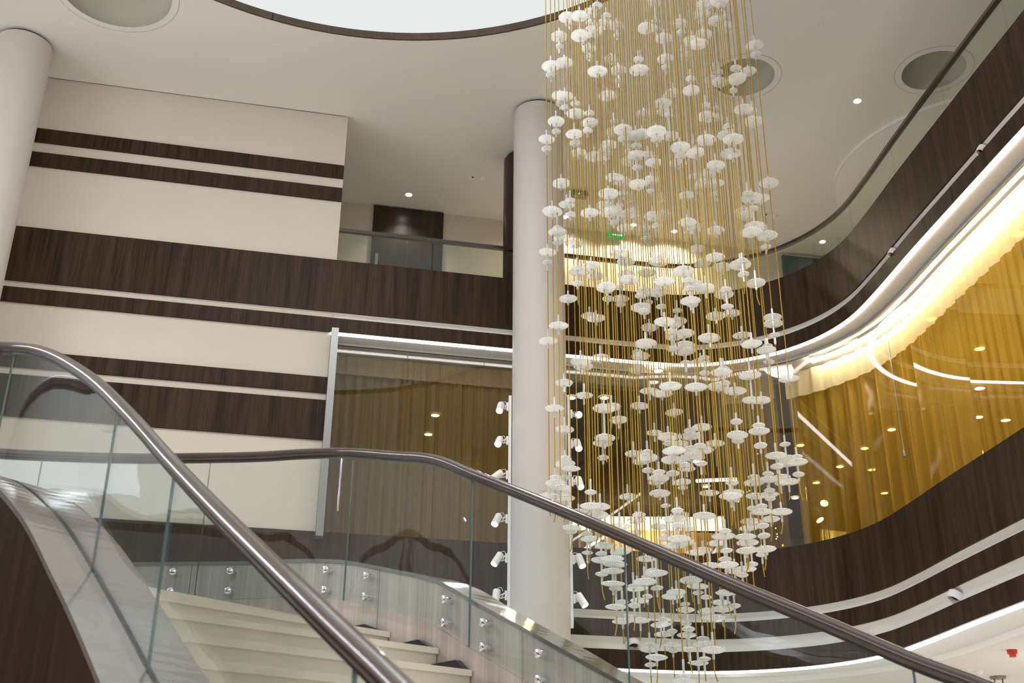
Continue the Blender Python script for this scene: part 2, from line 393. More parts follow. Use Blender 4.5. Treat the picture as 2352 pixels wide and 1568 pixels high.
# luminous oculus
root = tag(empty('ceiling_light', (OC[0], OC[1], ZC)), 'huge round luminous ceiling disc with thin dark wood rim', 'ceiling light')
b = MB(); b.lathe([(OC[2], 0), (OC[2]+.03, 0), (OC[2]+.03, .14), (OC[2], .14), (OC[2], 0)], (OC[0], OC[1], ZC-.004), 128, cap=False); b.build('rim', WOODR, root)
b = MB(); b.lathe([(0, 0), (OC[2]+.02, 0)], (OC[0], OC[1], ZC+.10), 96, cap=False); b.build('diffuser', OCUL, root)
b = MB(); b.lathe([(0, -.03), (.88, -.03), (.9, 0)], (OC[0], OC[1]-.25, ZC+.10), 96, cap=False); b.build('added_core', OCUC, root)  # unseen core added to strengthen the overhead light and rail highlights
for i, (cx, cy, r) in enumerate(RECESS):
    lab = ['large round recessed dome in ceiling above the left white column', 'round grey recessed dome in ceiling behind the hanging glass discs', 'round grey recessed dome in ceiling cut by the right gallery handrail'][i]
    root = tag(empty('ceiling_recess', (cx, cy, ZC)), lab, 'ceiling recess', 'round recesses in the ceiling')
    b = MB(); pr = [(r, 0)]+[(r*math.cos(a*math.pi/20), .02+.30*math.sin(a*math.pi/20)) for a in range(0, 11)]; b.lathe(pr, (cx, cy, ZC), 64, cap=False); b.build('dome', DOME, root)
    R2 = r*1.22 if i else r*1.13; b = MB(); b.lathe([(R2-.005, -.001), (R2-.004, -.004), (R2+.003, -.004), (R2+.004, -.001)], (cx, cy, ZC), 96, cap=False); b.build('rim_groove', DOME, root)
    b = MB()
    b.lathe([(r*.998, .004), (r*.998, -.003), (R2, -.003), (R2+.002, 0)], (cx, cy, ZC), 72, cap=False); b.build('rim', CEIL, root)
# dropped round ceiling plate above the right gallery
root = tag(empty('ceiling_disc', (7.167, 15.04, ZC)), 'round dropped ceiling plate with pale edge above the right gallery', 'ceiling panel')
b = MB(); b.lathe([(0, -.06), (2.06, -.06), (2.10, -.045), (2.10, .02)], (7.167, 15.04, ZC), 96, cap=False); b.build('plate', CEIL, root)
b = MB(); b.lathe([(2.10, -.05), (2.13, -.05), (2.13, .0)], (7.167, 15.04, ZC), 96, cap=False); b.build('edge', WHITE, root)

# small round covers, detectors, downlights in the ceiling
for i, (px, py) in enumerate([(170, 58), (632, 107), (937, 163), (1882, 53)]):
    p = at_z(px, py, ZC); lab = ['flush round cover in ceiling above the left column', 'flush round cover in ceiling between left dome and oculus', 'flush round cover in ceiling nearest under the luminous disc', 'flush round cover in ceiling right of the hanging cords'][i]
    r = .045; b = MB(); b.lathe([(0, -.004), (r, -.004), (r+.004, .002)], p, 28, cap=False); b.lathe([(r+.006, .001), (r+.010, -.003), (r+.012, .001)], p, 28, cap=False)
    tag(b.build('ceiling_cover', CEIL), lab, 'ceiling cover', 'flush covers in the ceiling')
def downlight(px, py, z, lab, em=DLE, r=.05, energy=14, col=(1, .95, .86), ang=1.9, grp='downlights of the upper ceiling'):
    p = at_z(px, py, z); root = tag(empty('downlight', p), lab, 'downlight', grp)
    b = MB(); b.lathe([(r, -.002), (r+.014, -.006), (r+.018, .002)], p, 28, cap=False); b.build('trim_ring', WHITE, root)
    b = MB(); b.lathe([(0, -.003), (r, -.003)], p, 24, cap=False); b.build('lens', em, root)
    if energy: lamp('downlight_lamp', 'SPOT', p-Vector((0, 0, .03)), energy, col, .04, (0, 0, -1), ang, .6)
    return root
for px, py, lab in [(1969, 232, 'bright downlight in ceiling between the two right domes'), (1777, 369, 'bright downlight in ceiling right beside the hanging cords'),
                    (939, 447, 'single downlight above the dark double door of the gallery'), (1549, 531, 'downlight seen between the cords right of the exit sign'),
                    (1298, 498, 'downlight beside the white centre column behind the cords'), (1455, 516, 'downlight just above the exit sign'),
                    (1889, 555, 'downlight seen through right gallery glass above the dark opening'), (1963, 478, 'downlight seen through glass at the bend of the right handrail')]:
    downlight(px, py, ZC+.02 if py > 300 else ZC, lab, energy=80 if 1200 < px < 1600 else 30, col=(1, .87, .62) if 1200 < px < 1600 else (1, .95, .86), ang=2.7 if 1200 < px < 1600 else 1.9)
def detector(px, py, z, lab, mat=WHITE, r=.055, h=.05, grp=None):
    p = at_z(px, py, z); root = tag(empty('smoke_detector', p), lab, 'smoke detector', grp)
    b = MB(); b.lathe([(0, -.018), (r, -.018), (r, 0)], p, 28, cap=False); b.build('base', mat, root)
    b = MB(); b.lathe([(0, -h), (r*.45, -h), (r*.72, -h+.012), (r*.78, -.018)], p, 28, cap=False); b.build('sensor_head', mat, root)
detector(1109, 409, ZC+.02, 'white smoke detector on gallery ceiling left of the centre column')
detector(1779, 495, ZC+.02, 'white smoke detector on ceiling right of the hanging cords')
for px, py, lab in [(1084, 407, 'small white dome camera beside detector near dark round pier'), (1756, 493, 'tiny dome camera right of the cords by the detector')]:
    p = at_z(px, py, ZC+.02); root = tag(empty('security_camera', p), lab, 'camera')
    b = MB(); b.lathe([(0, -.03), (.035, -.028), (.042, 0)], p, 24, cap=False); b.build('housing', WHITE, root)
    b = MB(); b.box(p+Vector((.012, -.035, -.022)), .03, .02, .014); b.build('lens', DARKM, root)

# ------------------------------------------------------------------ striped wall on the left, bands and galleries
b = MB(); b.sweep(lift(offset(E_WALL, .03), 0), rect(0, .25, 2.2, ZC))
struct(b.build('wall_left', WALL), 'cream wall with dark walnut bands on the left', 'wall')
def band(name, path, z0, z1, off0, th, mat, lab, cat='trim'):
    b = MB(); b.sweep(lift(path, 0), rect(off0, off0+th, z0, z1)); return struct(b.build(name, mat), lab, cat)
band('trim_1', E_WALL, 8.739, 8.952, 0, .06, WOOD, 'topmost narrow walnut band on the left wall')
band('trim_2', E_WALL, 8.364, 8.578, 0, .06, WOOD, 'second narrow walnut band on the left wall')
band('trim_3', E_WALL, 5.480, 5.702, 0, .06, WOOD, 'narrow walnut band beside the left shop window')
band('trim_4', E_WALL, 4.841, 5.382, 0, .06, WOOD, 'wide walnut band at left, above the stair landing')
band('trim_5', E_ALL, 6.648, 7.432, 0, .12, WOOD, 'wide walnut fascia of the upper gallery')
band('trim_6', E_ALL, 6.355, 6.560, 0, .12, WOOD, 'narrow walnut fascia band under the upper gallery')
band('trim_7', E_ALL, 2.88, 3.655, 0, .12, WOOD, 'wide walnut fascia of the lower gallery')
band('trim_8', E_ALL, 2.56, 2.77, 0, .12, WOOD, 'middle walnut band of the lower gallery')
band('trim_9', E_ALL, 2.172, 2.40, 0, .12, WOOD, 'lowest walnut band of the lower gallery')
def recess(name, path, z0, z1, lab, d=.045):
    n = 8; prof = [(.15, z1+.01), (.02, z1+.01)] + [(.02+d*math.sin(math.pi*i/n)*.9+.005, z1-(z1-z0)*i/n) for i in range(n+1)] + [(.02, z0-.01), (.15, z0-.01)]
    b = MB(); b.sweep(lift(path, 0), prof, smooth=False); return struct(b.build(name, GAPW), lab, 'trim')
recess('trim_10', E_ALL, 6.560, 6.648, 'white recess between the upper fascia bands')
recess('trim_11', E_ALL, 2.77, 2.88, 'upper white recess of the lower gallery')
recess('trim_12', E_ALL, 2.40, 2.56, 'lower white recess of the lower gallery')
# gallery slabs
b = MB(); b.sweep(lift(E_ALL, 0), rect(.13, 7.0, 6.42, 6.80)); struct(b.build('floor_gallery', GAPW), 'upper gallery floor slab', 'floor')
b = MB(); b.sweep(lift(E_ALL, 0), rect(.13, 10.0, 2.30, 2.95), pmi=[0, 1, 0, 0]); struct(b.build('floor_shop', [GAPW, INTW]), 'shop floor slab of the lower gallery', 'floor')
# lit ground-floor ceiling behind the lowest band
b = MB(); b.sweep(lift(E_ALL, 0), rect(.05, .62, 2.165, 2.30)); struct(b.build('trim_13', WHITE), 'white cove soffit under the lower gallery', 'trim')
b = MB(); b.sweep(lift(E_ALL, 0), rect(.62, 10.0, 2.10, 2.30)); struct(b.build('ceiling_ground', CEIL), 'cream ceiling under the lower gallery', 'ceiling')
# LED lines
def led_line(path, z, lab, mat=LED, o0=.005, wd=.05, h=.022):
    root = tag(empty('led_strip', (path[0].x, path[0].y, z)), lab, 'light strip')
    b = MB(); b.sweep(lift(path, z), rect(o0, o0+wd, -h, 0)); b.build('diffuser', mat, root)
    b = MB(); b.sweep(lift(path, z), rect(o0-.004, o0+wd+.01, 0, .008)); b.build('channel', GREYM, root); return root
led_line(E_OPEN, 6.352, 'white light line under the upper gallery fascia')
led_line([p for p in E_ALL if p.x > -3], 2.168, 'white light line under the lower gallery fascia', o0=.02, wd=.06)
# unseen fascia and light line added left of view for the handrail highlights
LG = spline([(-7.3, 10.6, 0), (-7.35, 9.0, 0), (-7.6, 7.4, 0), (-8.6, 5.6, 0), (-10.3, 4.1, 0), (-12.6, 2.9, 0), (-15.5, 2.0, 0)], .2)
band('trim_14', LG, 6.40, 7.432, -.12, .12, WOOD, 'added walnut fascia out of view, carrying the highlight strip')
led_line(LG, 6.40, 'bluish light line added out of view for handrail highlights', emit('led_added_highlight', (.90, .92, 1.0), 32), -.10, .06, .24)
# soffit over the shopfront
b = MB(); b.sweep(lift(E_OPEN, 0), rect(.06, 1.2, 6.345, 6.42)); struct(b.build('ceiling_soffit', WHITE), 'white soffit above the shop glazing', 'ceiling')

# round light fittings that stick out of the recesses
for px, py, z, lab, r in [(2156, 1368, 2.48, 'round white fitting in lower recess near the handrail crossing', .085), (2350, 1277, 2.48, 'round white fitting in lower recess at the right edge', .085),
                     (1466, 1466, 2.48, 'round white fitting in lower recess behind the glass discs', .085), (2052, 573, 6.60, 'small fitting in the upper recess at the bend', .05), (2245, 343, 6.60, 'small fitting in the upper recess at far right', .05)]:
    p = at_z(px, py, z); q = min(EDGE, key=lambda e: (e-Vector((p.x, p.y, 0))).length); i = EDGE.index(q); nn = normals_of(EDGE)[i]; tt = Vector((nn.y, -nn.x, 0))
    c = Vector((q.x, q.y, z))+nn*.03; ax = -nn*.55+Vector((0, 0, -.85))
    root = tag(empty('recessed_spotlight', c), lab, 'spotlight', 'fittings in the white recesses')
    b = MB(); b.lathe([(r*.72, .02), (r*.75, .055), (r, .06), (r*1.02, .03), (r*1.0, -.02)], c, 32, axis=ax, cap=False); b.build('bezel', WHITE, root)
    b = MB(); b.lathe([(0, -.01), (r*.72, .02)], c, 28, axis=ax, cap=False); b.build('lens', DARKM, root)

# ------------------------------------------------------------------ upper gallery: back wall, doors, pier, signs
BO = 16.3
b = MB(); q = [Vector((x, wy(x, BO), 0)) for x in (-14, -2, 2, 5.0)] + [Vector((6.2, 17.99, 0)), Vector((9.5, 17.0, 0)), Vector((11.5, 10, 0)), Vector((11.5, -3, 0))]
b.sweep(q, rect(0, .2, 6.8, ZC+.02)); struct(b.build('wall_gallery', WALL), 'cream back wall of the upper gallery', 'wall')
xa, xb = -2.29, -1.155
rd = tag(empty('double_door', ((xa+xb)/2, wy((xa+xb)/2, BO-.03), 6.8)), 'dark walnut double door up to the ceiling on the upper gallery', 'door')
for k, (u0, u1) in enumerate(((xa, (xa+xb)/2-.004), ((xa+xb)/2+.004, xb))):
    L = (u1-u0)/WD.x; c = Vector(((u0+u1)/2, wy((u0+u1)/2, BO-.03), (6.8+ZC)/2)); b = MB(); b.sweep([Vector((u0, wy(u0, BO-.03), 0)), Vector((u1, wy(u1, BO-.03), 0))], rect(-.02, .025, 6.8, ZC+.0)); lf = b.build('door_leaf', wood('door_veneer_%d' % k, (.016, .010, .006), (.060, .038, .022), .3, 0), rd)
hx = -2.19; b = MB(); b.box(Vector((hx, wy(hx, BO-.09), 8.35)), .045, .03, 1.05, rz=math.atan2(WD.y, WD.x)); b.box(Vector((hx, wy(hx, BO-.07), 8.0)), .03, .06, .03); b.box(Vector((hx, wy(hx, BO-.07), 8.7)), .03, .06, .03); b.build('handle', GREYM, rd)
b = MB(); x0, x1 = -2.1, -1.17; b.sweep([Vector((x0, wy(x0, BO-.055), 0)), Vector((x1, wy(x1, BO-.055), 0))], rect(-.012, .006, 8.42, 8.47)); b.build('rail', DARKM, rd)
b = MB(); b.lathe([(.30, 6.8), (.30, ZC-.03), (.27, ZC-.03), (.27, ZC+.02)], (.155, 14.80, 0), 48); struct(b.build('pier', wood('pier_veneer', (.014, .008, .005), (.05, .03, .018), .25, 0)), 'dark walnut round pier behind the centre column', 'pier')
# dark sheet painted in for the doorway void behind right gallery glass
b = MB(); b.sweep([Vector((4.75, wy(4.75, BO-.05), 0)), Vector((6.1, 17.9, 0))], rect(-.02, .03, 6.8, ZC-.06)); tag(b.build('dark_opening', TEAL), 'dark teal sheet for the doorway void behind the bent glass', 'opening')
# exit sign
c = at_wall(1415, 541, BO-.12); ew = (at_wall(1432, 545, BO-.12)-at_wall(1398, 537, BO-.12)).length; rz = math.atan2(WD.y, WD.x)
root = tag(empty('exit_sign', c), 'green lit exit sign with white arrow bar under the gallery ceiling', 'exit sign')
b = MB(); b.box(c, ew+.02, .05, .092, rz); b.build('housing', GREEN, root)
b = MB(); f = -WN*.028; b.box(c+f-WD*.01, ew*.52, .006, .024, rz); b.add([c+f+WD*(ew*.27)+Vector((0, 0, .033))-WN*.003, c+f+WD*(ew*.27)-Vector((0, 0, .033))-WN*.003, c+f+WD*(ew*.40)-WN*.003], [(0, 1, 2)]); b.build('arrow', SIGNW, root)
# emergency lamp
p = at_z(1330, 441, ZC+.02); root = tag(empty('emergency_light', p), 'grey box emergency lamp with green dot on the gallery ceiling', 'emergency lamp')
b = MB(); b.box(p-Vector((0, 0, .06)), .26, .12, .07, .2); b.box(p-Vector((.05, 0, .012)), .03, .03, .03); b.box(p-Vector((-.05, 0, .012)), .03, .03, .03); b.build('housing', GREYM, root)
b = MB(); b.lathe([(0, -.004), (.012, -.004), (.012, .01)], p-Vector((0, .062, .065)), 14, axis=(0, 1, 0)); b.build('indicator', GDOT, root)

# ------------------------------------------------------------------ gallery balustrade (upper)
def pane_runs(path, length, gap=.012):
    L = [0.0]
    for i in range(1, len(path)): L.append(L[-1]+(path[i]-path[i-1]).length)
    n = max(1, round(L[-1]/length)); runs = []
    def at(d):
        for i in range(1, len(L)):
            if L[i] >= d: return path[i-1].lerp(path[i], (d-L[i-1])/max(1e-9, L[i]-L[i-1]))
        return path[-1]
    for k in range(n):
        a, c = L[-1]*k/n+gap/2, L[-1]*(k+1)/n-gap/2
        runs.append([at(a)] + [p for p, d in zip(path, L) if a+.03 < d < c-.03] + [at(c)])
    return runs
GP = [p for p in E_OPEN if p.y > 1]
root = tag(empty('gallery_balustrade', (0, wy(0, 13.9), 6.8)), 'glass balustrade with dark slim handrail along the upper gallery', 'balustrade')
b = MB(); b.sweep(lift(offset(GP, .055), 7.93), [(-.03, -.025), (-.03, .018), (-.018, .03), (.018, .03), (.03, .018), (.03, -.025)]); b.build('handrail', RAILW, root)
for run in pane_runs(offset(GP, .055), 1.28):
    b = MB(); b.sweep(lift(run, 0), rect(-.008, .008, 6.95, 7.912), pmi=[0, 1, 0, 1]); b.build('glass_pane', [GLU, GEDGE], root)

# ------------------------------------------------------------------ shop glazing, curtains, shop interior
SG = .30
def shop_window(n, path, lab, length=1.22, frame=True):
    b = MB()
    for run in pane_runs(offset(path, SG), length, .010):
        a, c = run[0], run[-1]; b.sweep(lift([a, c], 0), rect(-.006, .006, 3.60, 6.30))
    o = struct(b.build('window_%d' % n, GLS), lab, 'window')
    b = MB(); b.sweep(lift(path, 0), rect(SG-.02, SG+.02, 6.30, 6.345)); b.sweep(lift(path, 0), rect(SG-.02, SG+.02, 3.56, 3.60)); b.build('track', GREYM, o)
    return o
W1 = [p for p in E_OPEN if p.x < .75]; W2 = [p for p in E_OPEN if p.x >= .68 and p.y > 13.35]; W3 = [p for p in E_OPEN if p.y <= 13.45 and p.x > 2]
o = shop_window(1, W1, 'left shop window with bronze sheer curtain')
b = MB(); c = Vector((WX+.045, wy(WX+.045, 13.871), 4.95)); b.box(c, .09, .34, 2.78, rz); b.build('frame', GREYM, o)
shop_window(2, W2, 'curved shop window behind the hanging glass discs'); shop_window(3, W3, 'right curved shop window before the gold curtain')
def curtain(path, off, z0, z1, amp, wl, mat, lab, ph=0.0, head=None, hd=.3):
    P = offset(resample(path, .02), off); N = normals_of(P); rows = 7; vs = []; fs = []; uv = []; s = 0.0; S = []
    for i, p in enumerate(P):
        if i: s += (P[i]-P[i-1]).length
        S.append(s)
        for k in range(rows):
            t = k/(rows-1); z = z1+(z0-z1)*t
            g = amp*(.55+.45*t)*(.75+.55*math.sin(s*.83+1.1))*(math.sin(2*math.pi*s/wl+ph+.5*math.sin(s*1.7+t))+.45*math.sin(2*math.pi*s/(wl*.43)+1.3*t+ph)+.3*math.sin(s*2.1+2*t))
            vs.append(p+N[i]*g+Vector((0, 0, z)))
    for i in range(len(P)-1):
        for k in range(rows-1):
            fs.append((i*rows+k, (i+1)*rows+k, (i+1)*rows+k+1, i*rows+k+1)); uv.append([(S[i], k*.45), (S[i+1], k*.45), (S[i+1], k*.45+.45), (S[i], k*.45+.45)])
    b = MB(); b.add(vs, fs, uv, smooth=True); o = tag(b.build('curtain', mat), lab, 'curtain', 'sheer curtains behind the shop glass')
    if head:
        h = MB(); hv = []; hf = []; hu = []
        for i, p in enumerate(P):
            g = amp*.25*(math.sin(2*math.pi*S[i]/wl+ph)+.5*math.sin(2*math.pi*S[i]/(wl*.43)+ph))-.045-amp*.4
            hv += [p+N[i]*g+Vector((0, 0, z1+.01)), p+N[i]*g+Vector((0, 0, z1-hd))]
        for i in range(len(P)-1): hf.append((2*i, 2*i+2, 2*i+3, 2*i+1)); hu.append([(S[i], 0), (S[i+1], 0), (S[i+1], hd), (S[i], hd)])
        h.add(hv, hf, hu, smooth=True); h.build('heading', head, o)
    return o
curtain(W1, .62, 2.97, 6.26, .035, .17, CURL, 'bronze sheer curtain behind the left shop window', head=HEADL, hd=.26)
W2b = [p for p in W2 if p.x > 2.75 and p.y > 14.3]
curtain(W2b, .66, 2.97, 6.24, .04, .19, CURM, 'thin open sheer curtain at the start of the bend', 1.0, head=HEADL, hd=.3)
curtain([p for p in E_OPEN if p.y <= 14.31 and p.x > 3], .66, 2.97, 6.24, .055, .26, CURT, 'bright gold sheer curtain along the right shop window', head=HEADC, hd=.36)
# pull chain hanging in front of the gold curtain
k = min(range(len(EDGE)), key=lambda i: abs((lambda v: 1176+F*v.dot(RT)/v.dot(fw))(Vector((EDGE[i].x, EDGE[i].y, 5.2))+normals_of(EDGE)[i]*.54)-2056) if 9 < EDGE[i].y < 14 and EDGE[i].x > 4 else 1e9)
q = EDGE[k]+normals_of(EDGE)[k]*.54; b = MB(); b.tube([q+Vector((0, 0, 6.2)), q+Vector((0, 0, 4.62))], .008, 8); b.lathe([(0, 4.52), (.02, 4.54), (.022, 4.6), (0, 4.64)], q, 12, cap=False)
tag(b.build('curtain_chain', GREYM), 'thin pull chain hanging before the gold curtain', 'chain')
# light trough above the gold curtain
PEL = [p for p in E_OPEN if p.y <= 14.1 and p.x > 3 and p.y > 2]
led_line(offset(PEL, .47), 6.30, 'glaring light trough above the gold curtain', LEDW, -.02, .06, .03)
led_line(offset(W1, .48), 6.31, 'dim light trough above the bronze curtain', emit('led_dim', (1, .9, .7), .12), 0, .03, .012)

# shop interior
b = MB(); b.sweep(lift(E_OPEN, 0), rect(.9, 10.5, 6.26, 6.30)); struct(b.build('ceiling_shop', INTC), 'brown toned shop ceiling', 'ceiling')
b = MB(); b.sweep([Vector((-4.2, 13.4, 0)), Vector((-3.6, 21.6, 0)), Vector((1, 23.0, 0)), Vector((6, 23.8, 0)), Vector((11, 21, 0)), Vector((12.6, 12, 0)), Vector((12.8, 2, 0))], rect(0, .2, 2.95, 6.3)); struct(b.build('wall_shop', INTW), 'dark brown shop back wall', 'wall')
SHOPD = [(1000, 952, 'warm shop downlight high behind the bronze curtain'), (984, 996, 'warm shop downlight lower behind the bronze curtain'), (1838, 1021, 'warm downlight beside the hanging discs behind glass'),
         (1986, 1028, 'starry warm downlight in the middle of the gold curtain'), (1929, 1070, 'starry warm downlight below left of the brightest'), (2002, 1077, 'small warm downlight right of a starry one'),
         (1875, 1107, 'small warm downlight at the left of the curtain'), (1826, 1142, 'starry warm downlight low beside the discs'), (2031, 1131, 'lowest warm downlight above the fascia'),
         (2048, 985, 'warm downlight beside the hanging curtain chain'), (2138, 731, 'high warm downlight on the gold curtain left'), (2250, 799, 'high warm downlight on the gold curtain middle'), (2340, 535, 'high warm downlight at the right edge'),
         (1312, 912, 'warm downlight in shop beside the column'), (1388, 912, 'warm downlight in shop between left cords'), (1512, 850, 'warm downlight near the shop glass top'),
         (1622, 1116, 'small warm downlight below the light bar'), (1655, 1188, 'warm downlight above the bright pelmet'), (1599, 1058, 'warm downlight above the light bar'), (1490, 1199, 'warm downlight left on the pelmet')]
for k, (px, py, lab) in enumerate(SHOPD):
    p = at_z(px, py, 6.255)
    if p.length > 26 or p.y > 23: 
        t = 22.6/p.y; p = Vector((p.x*t, p.y*t, p.z*t))
    root = tag(empty('shop_downlight', p), lab, 'downlight', 'warm downlights inside the shop')
    b = MB(); r = .062
    if p.z > 6.2: b.lathe([(0, -.012), (r, -.012)], p, 20, cap=False)
    else: b.lathe([(0, .07), (r*.7, .05), (r, 0), (r*.7, -.05), (0, -.07)], p, 16, cap=False)
    b.build('lens', DLW, root)
    b = MB(); b.lathe([(r, -.013), (r+.02, -.010), (r+.02, .0)], p, 20, cap=False); b.build('trim_ring', WHITE, root)
for x, y, e in ((-1, 17.0, 260), (2.6, 18.5, 50), (7.6, 14.2, 850), (8.2, 11.5, 1500), (8.4, 7.5, 1500), (8.4, 4.0, 900)):
    if x > 7: lamp('shop_lamp', 'POINT', (x-.6, y, 5.3), e*.115, (1, .80, .52), .15)
    else: lamp('shop_lamp', 'SPOT', (x, y, 6.2), e, (1, .80, .52), .15, (0, 0, -1), 2.6, .8)
# light bar, bright pelmet, counter and tree seen behind the discs
D0 = 17.5
def shop_at(px, py, y): d = ray(px, py); return d*(y/d.y)
a, c = shop_at(1600, 1104, 18.0), shop_at(1691, 1100, 18.3)
root = tag(empty('light_bar', (a+c)/2), 'horizontal white light bar hanging inside the shop', 'light bar', None)
b = MB(); b.tube([a, c], .028, 10); b.build('diffuser', emit('light_bar_white', (1, .95, .85), 3.0), root)
b = MB(); b.tube([Vector((a.x+.1, a.y, a.z)), Vector((a.x+.1, a.y, 6.26))], .006, 6); b.tube([Vector((c.x-.1, c.y, c.z)), Vector((c.x-.1, c.y, 6.26))], .006, 6); b.build('suspension', DARKM, root)
a, c = shop_at(1290, 1190, 21.5), shop_at(1665, 1214, 21.5)
root = tag(empty('lit_curtain_wall', (a+c)/2), 'bright lit drape and pelmet at the back of the shop', 'curtain')
b = MB(); b.box((a+c)/2, (c-a).length, .06, .26, math.atan2((c-a).y, (c-a).x)); b.build('pelmet', emit('pelmet_glow', (1, .86, .62), 1.6), root)
b = MB(); n = 60; vs = []; fs = []
for i in range(n+1):
    t = i/n; q = a.lerp(c, t)+Vector((0, .05*math.sin(i*1.9), 0)); vs += [q-Vector((0, 0, .1)), Vector((q.x, q.y, 2.96))]
for i in range(n): fs.append((2*i, 2*i+2, 2*i+3, 2*i+1))
b.add(vs, fs, smooth=True); b.build('drape', pbr('drape_beige', (.62, .42, .24), .8), root)
lamp('pelmet_lamp', 'AREA', (a+c)/2+Vector((0, -.5, -.15)), 25, (1, .85, .6), 1.2, (0, .6, -1))
# fir tree with fairy lights
tp = shop_at(1722, 1010, 16.6); base = Vector((tp.x, tp.y, 2.96)); H = tp.z-2.96
root = tag(empty('christmas_tree', base), 'dark green fir tree with fairy lights behind the glass discs', 'tree')
b = MB(); rng = random.Random(3); b.tube([base, base+Vector((0, 0, H*.95))], .03, 8); b.build('trunk', DARKM, root)
b = MB()
for k in range(420):
    t = rng.random()**.75; z = H*(1-t)*.9+H*.08; R = .10+.42*t; a0 = rng.uniform(0, 6.283); d = Vector((math.cos(a0), math.sin(a0), -.35)); p0 = base+Vector((0, 0, z)); ln = R*rng.uniform(.6, 1.1); sd = Vector((-d.y, d.x, 0))*ln*.16
    b.add([p0+d*ln*.15-sd*.3, p0+d*ln*.55-sd, p0+d*ln, p0+d*ln*.55+sd+Vector((0, 0, .03))], [(0, 1, 2, 3)])
b.build('foliage', LEAF, root)
b = MB()
for k in range(46):
    t = rng.random()**.7; z = H*(1-t)*.9+H*.06; R = .12+.40*t; a0 = rng.uniform(0, 6.283); b.lathe([(0, -.012), (.012, 0), (0, .012)], base+Vector((math.cos(a0)*R, math.sin(a0)*R, z)), 8, cap=False)
o = b.build('fairy_lights', FAIRY, root); tag(o, 'string of tiny warm lights')
# shop spotlight and white display panel low in the bend
p = shop_at(1892, 1206, 15.9); root = tag(empty('shop_spotlight', p), 'dark cylinder spotlight inside the shop above the lower fascia', 'spotlight')
ax = Vector((.35, -.35, -.85)).normalized(); b = MB(); b.lathe([(.065, 0), (.065, .2), (.05, .24)], p-ax*.1, 24, axis=-ax); b.build('lamp_head', GREYM, root)
b = MB(); b.lathe([(0, .0), (.055, .0)], p-ax*.1+ax*.004, 24, axis=-ax, cap=False); b.build('lens', SPE, root)
b = MB(); b.tube([p-ax*-.02, Vector((p.x-.12, p.y+.1, 2.96))], .015, 8); b.build('stem', GREYM, root)
p = shop_at(1893, 1155, 16.4); root = tag(empty('shop_spot_lens', p), 'white lit spotlight just above the dark cylinder one', 'spotlight')
b = MB(); b.lathe([(.05, 0), (.05, .14)], p, 20, axis=(.3, .6, .7)); b.build('lamp_head', GREYM, root); b = MB(); b.lathe([(0, 0), (.055, 0)], p+Vector((0, -.004, -.004)), 20, axis=(.3, .6, .7), cap=False); b.build('lens', SPE, root)
p = shop_at(1912, 1208, 16.8); b = MB(); b.box(Vector((p.x, p.y, 3.75)), .42, .06, 1.6, .3); tag(b.build('display_panel', pbr('display_white', (.80, .82, .88), .5)), 'white display panel lit by the shop spotlight', 'panel')
lamp('display_spot', 'SPOT', shop_at(1892, 1206, 15.9)+Vector((.02, .1, .0)), 30, (.85, .9, 1), .05, (.15, .9, .12), 1.0, .5)

# ------------------------------------------------------------------ columns
def column(c, r, z0, lab, sleeve=None):
    root = struct(empty('column', (c[0], c[1], z0)), lab, 'column')
    b = MB(); b.lathe([(r, z0), (r, ZC-.045), (r-.004, ZC-.04)], (c[0], c[1], 0), 96, cap=False); b.build('shaft', COLP, root)
    b = MB(); b.lathe([(r-.04, ZC-.05), (r-.04, ZC+.0)], (c[0], c[1], 0), 64, cap=False); b.build('shadow_gap', DARKM, root)
    return root
column((-6.474, 12.118), .351, -1.6, 'tall white round column at the left edge')
CC = (.354, 13.56)
col = column(CC, .349, -1.6, 'tall white round column in the centre carrying spotlights')
zs = (ray(1240, 1108)*(13.2/ray(1240, 1108).y)).z
b = MB(); b.lathe([(.3495, -1.6), (.357, -1.6), (.357, zs-.006), (.3495, zs)], (CC[0], CC[1], 0), 96, cap=False); b.build('sleeve', COLP, col)
p = ray(1245, 1120)*(13.2/ray(1245, 1120).y); q = Vector((p.x-CC[0], p.y-CC[1], 0)).normalized()
b = MB(); b.lathe([(.0, .006), (.042, .006), (.046, 0)], Vector((CC[0], CC[1], p.z))+q*.357, 28, axis=q, cap=False); b.build('access_cap', COLP, col)

# light tracks on both sides of the centre column with their spotlights
ZT, ZB = (ray(1172, 908)*(13.5/ray(1172, 908).y)).z, (ray(1170, 1440)*(13.5/ray(1170, 1440).y)).z
for sgn, lab in ((-1, 'white vertical light track on the left side of the column'), (1, 'white vertical light track on the right side of the column')):
    x = CC[0]+sgn*.372; rt = tag(empty('light_track', (x, 13.52, ZB)), lab, 'light track', 'light tracks on the column')
    b = MB(); b.box((x, 13.52, (ZT+ZB)/2), .035, .045, ZT-ZB); b.build('rail', WHITE, rt)
    b = MB(); b.box((x+sgn*.019, 13.52, (ZT+ZB)/2), .004, .016, ZT-ZB-.04); b.build('slot', GREYM, rt)
SPOTS = [(-1, 1149, 936, (-.12, -.65, -.75), 'highest'), (-1, 1146, 1014, (-.15, -.75, -.65), 'second'), (-1, 1140, 1093, (-.75, -.05, -.60), 'third'),
         (-1, 1141, 1194, (-.30, -.55, -.78), 'fourth'), (-1, 1142, 1284, (-.45, -.38, -.80), 'fifth'), (-1, 1139, 1370, (-.12, -.32, -.94), 'lowest'),
         (1, 1328, 953, (.05, -.95, -.30), 'highest glaring'), (1, 1327, 1022, (.12, -.60, -.78), 'second'), (1, 1331, 1109, (.15, -.55, -.80), 'third'),
         (1, 1333, 1288, (.28, -.42, -.85), 'fourth'), (1, 1336, 1378, (.48, -.28, -.83), 'lowest')]
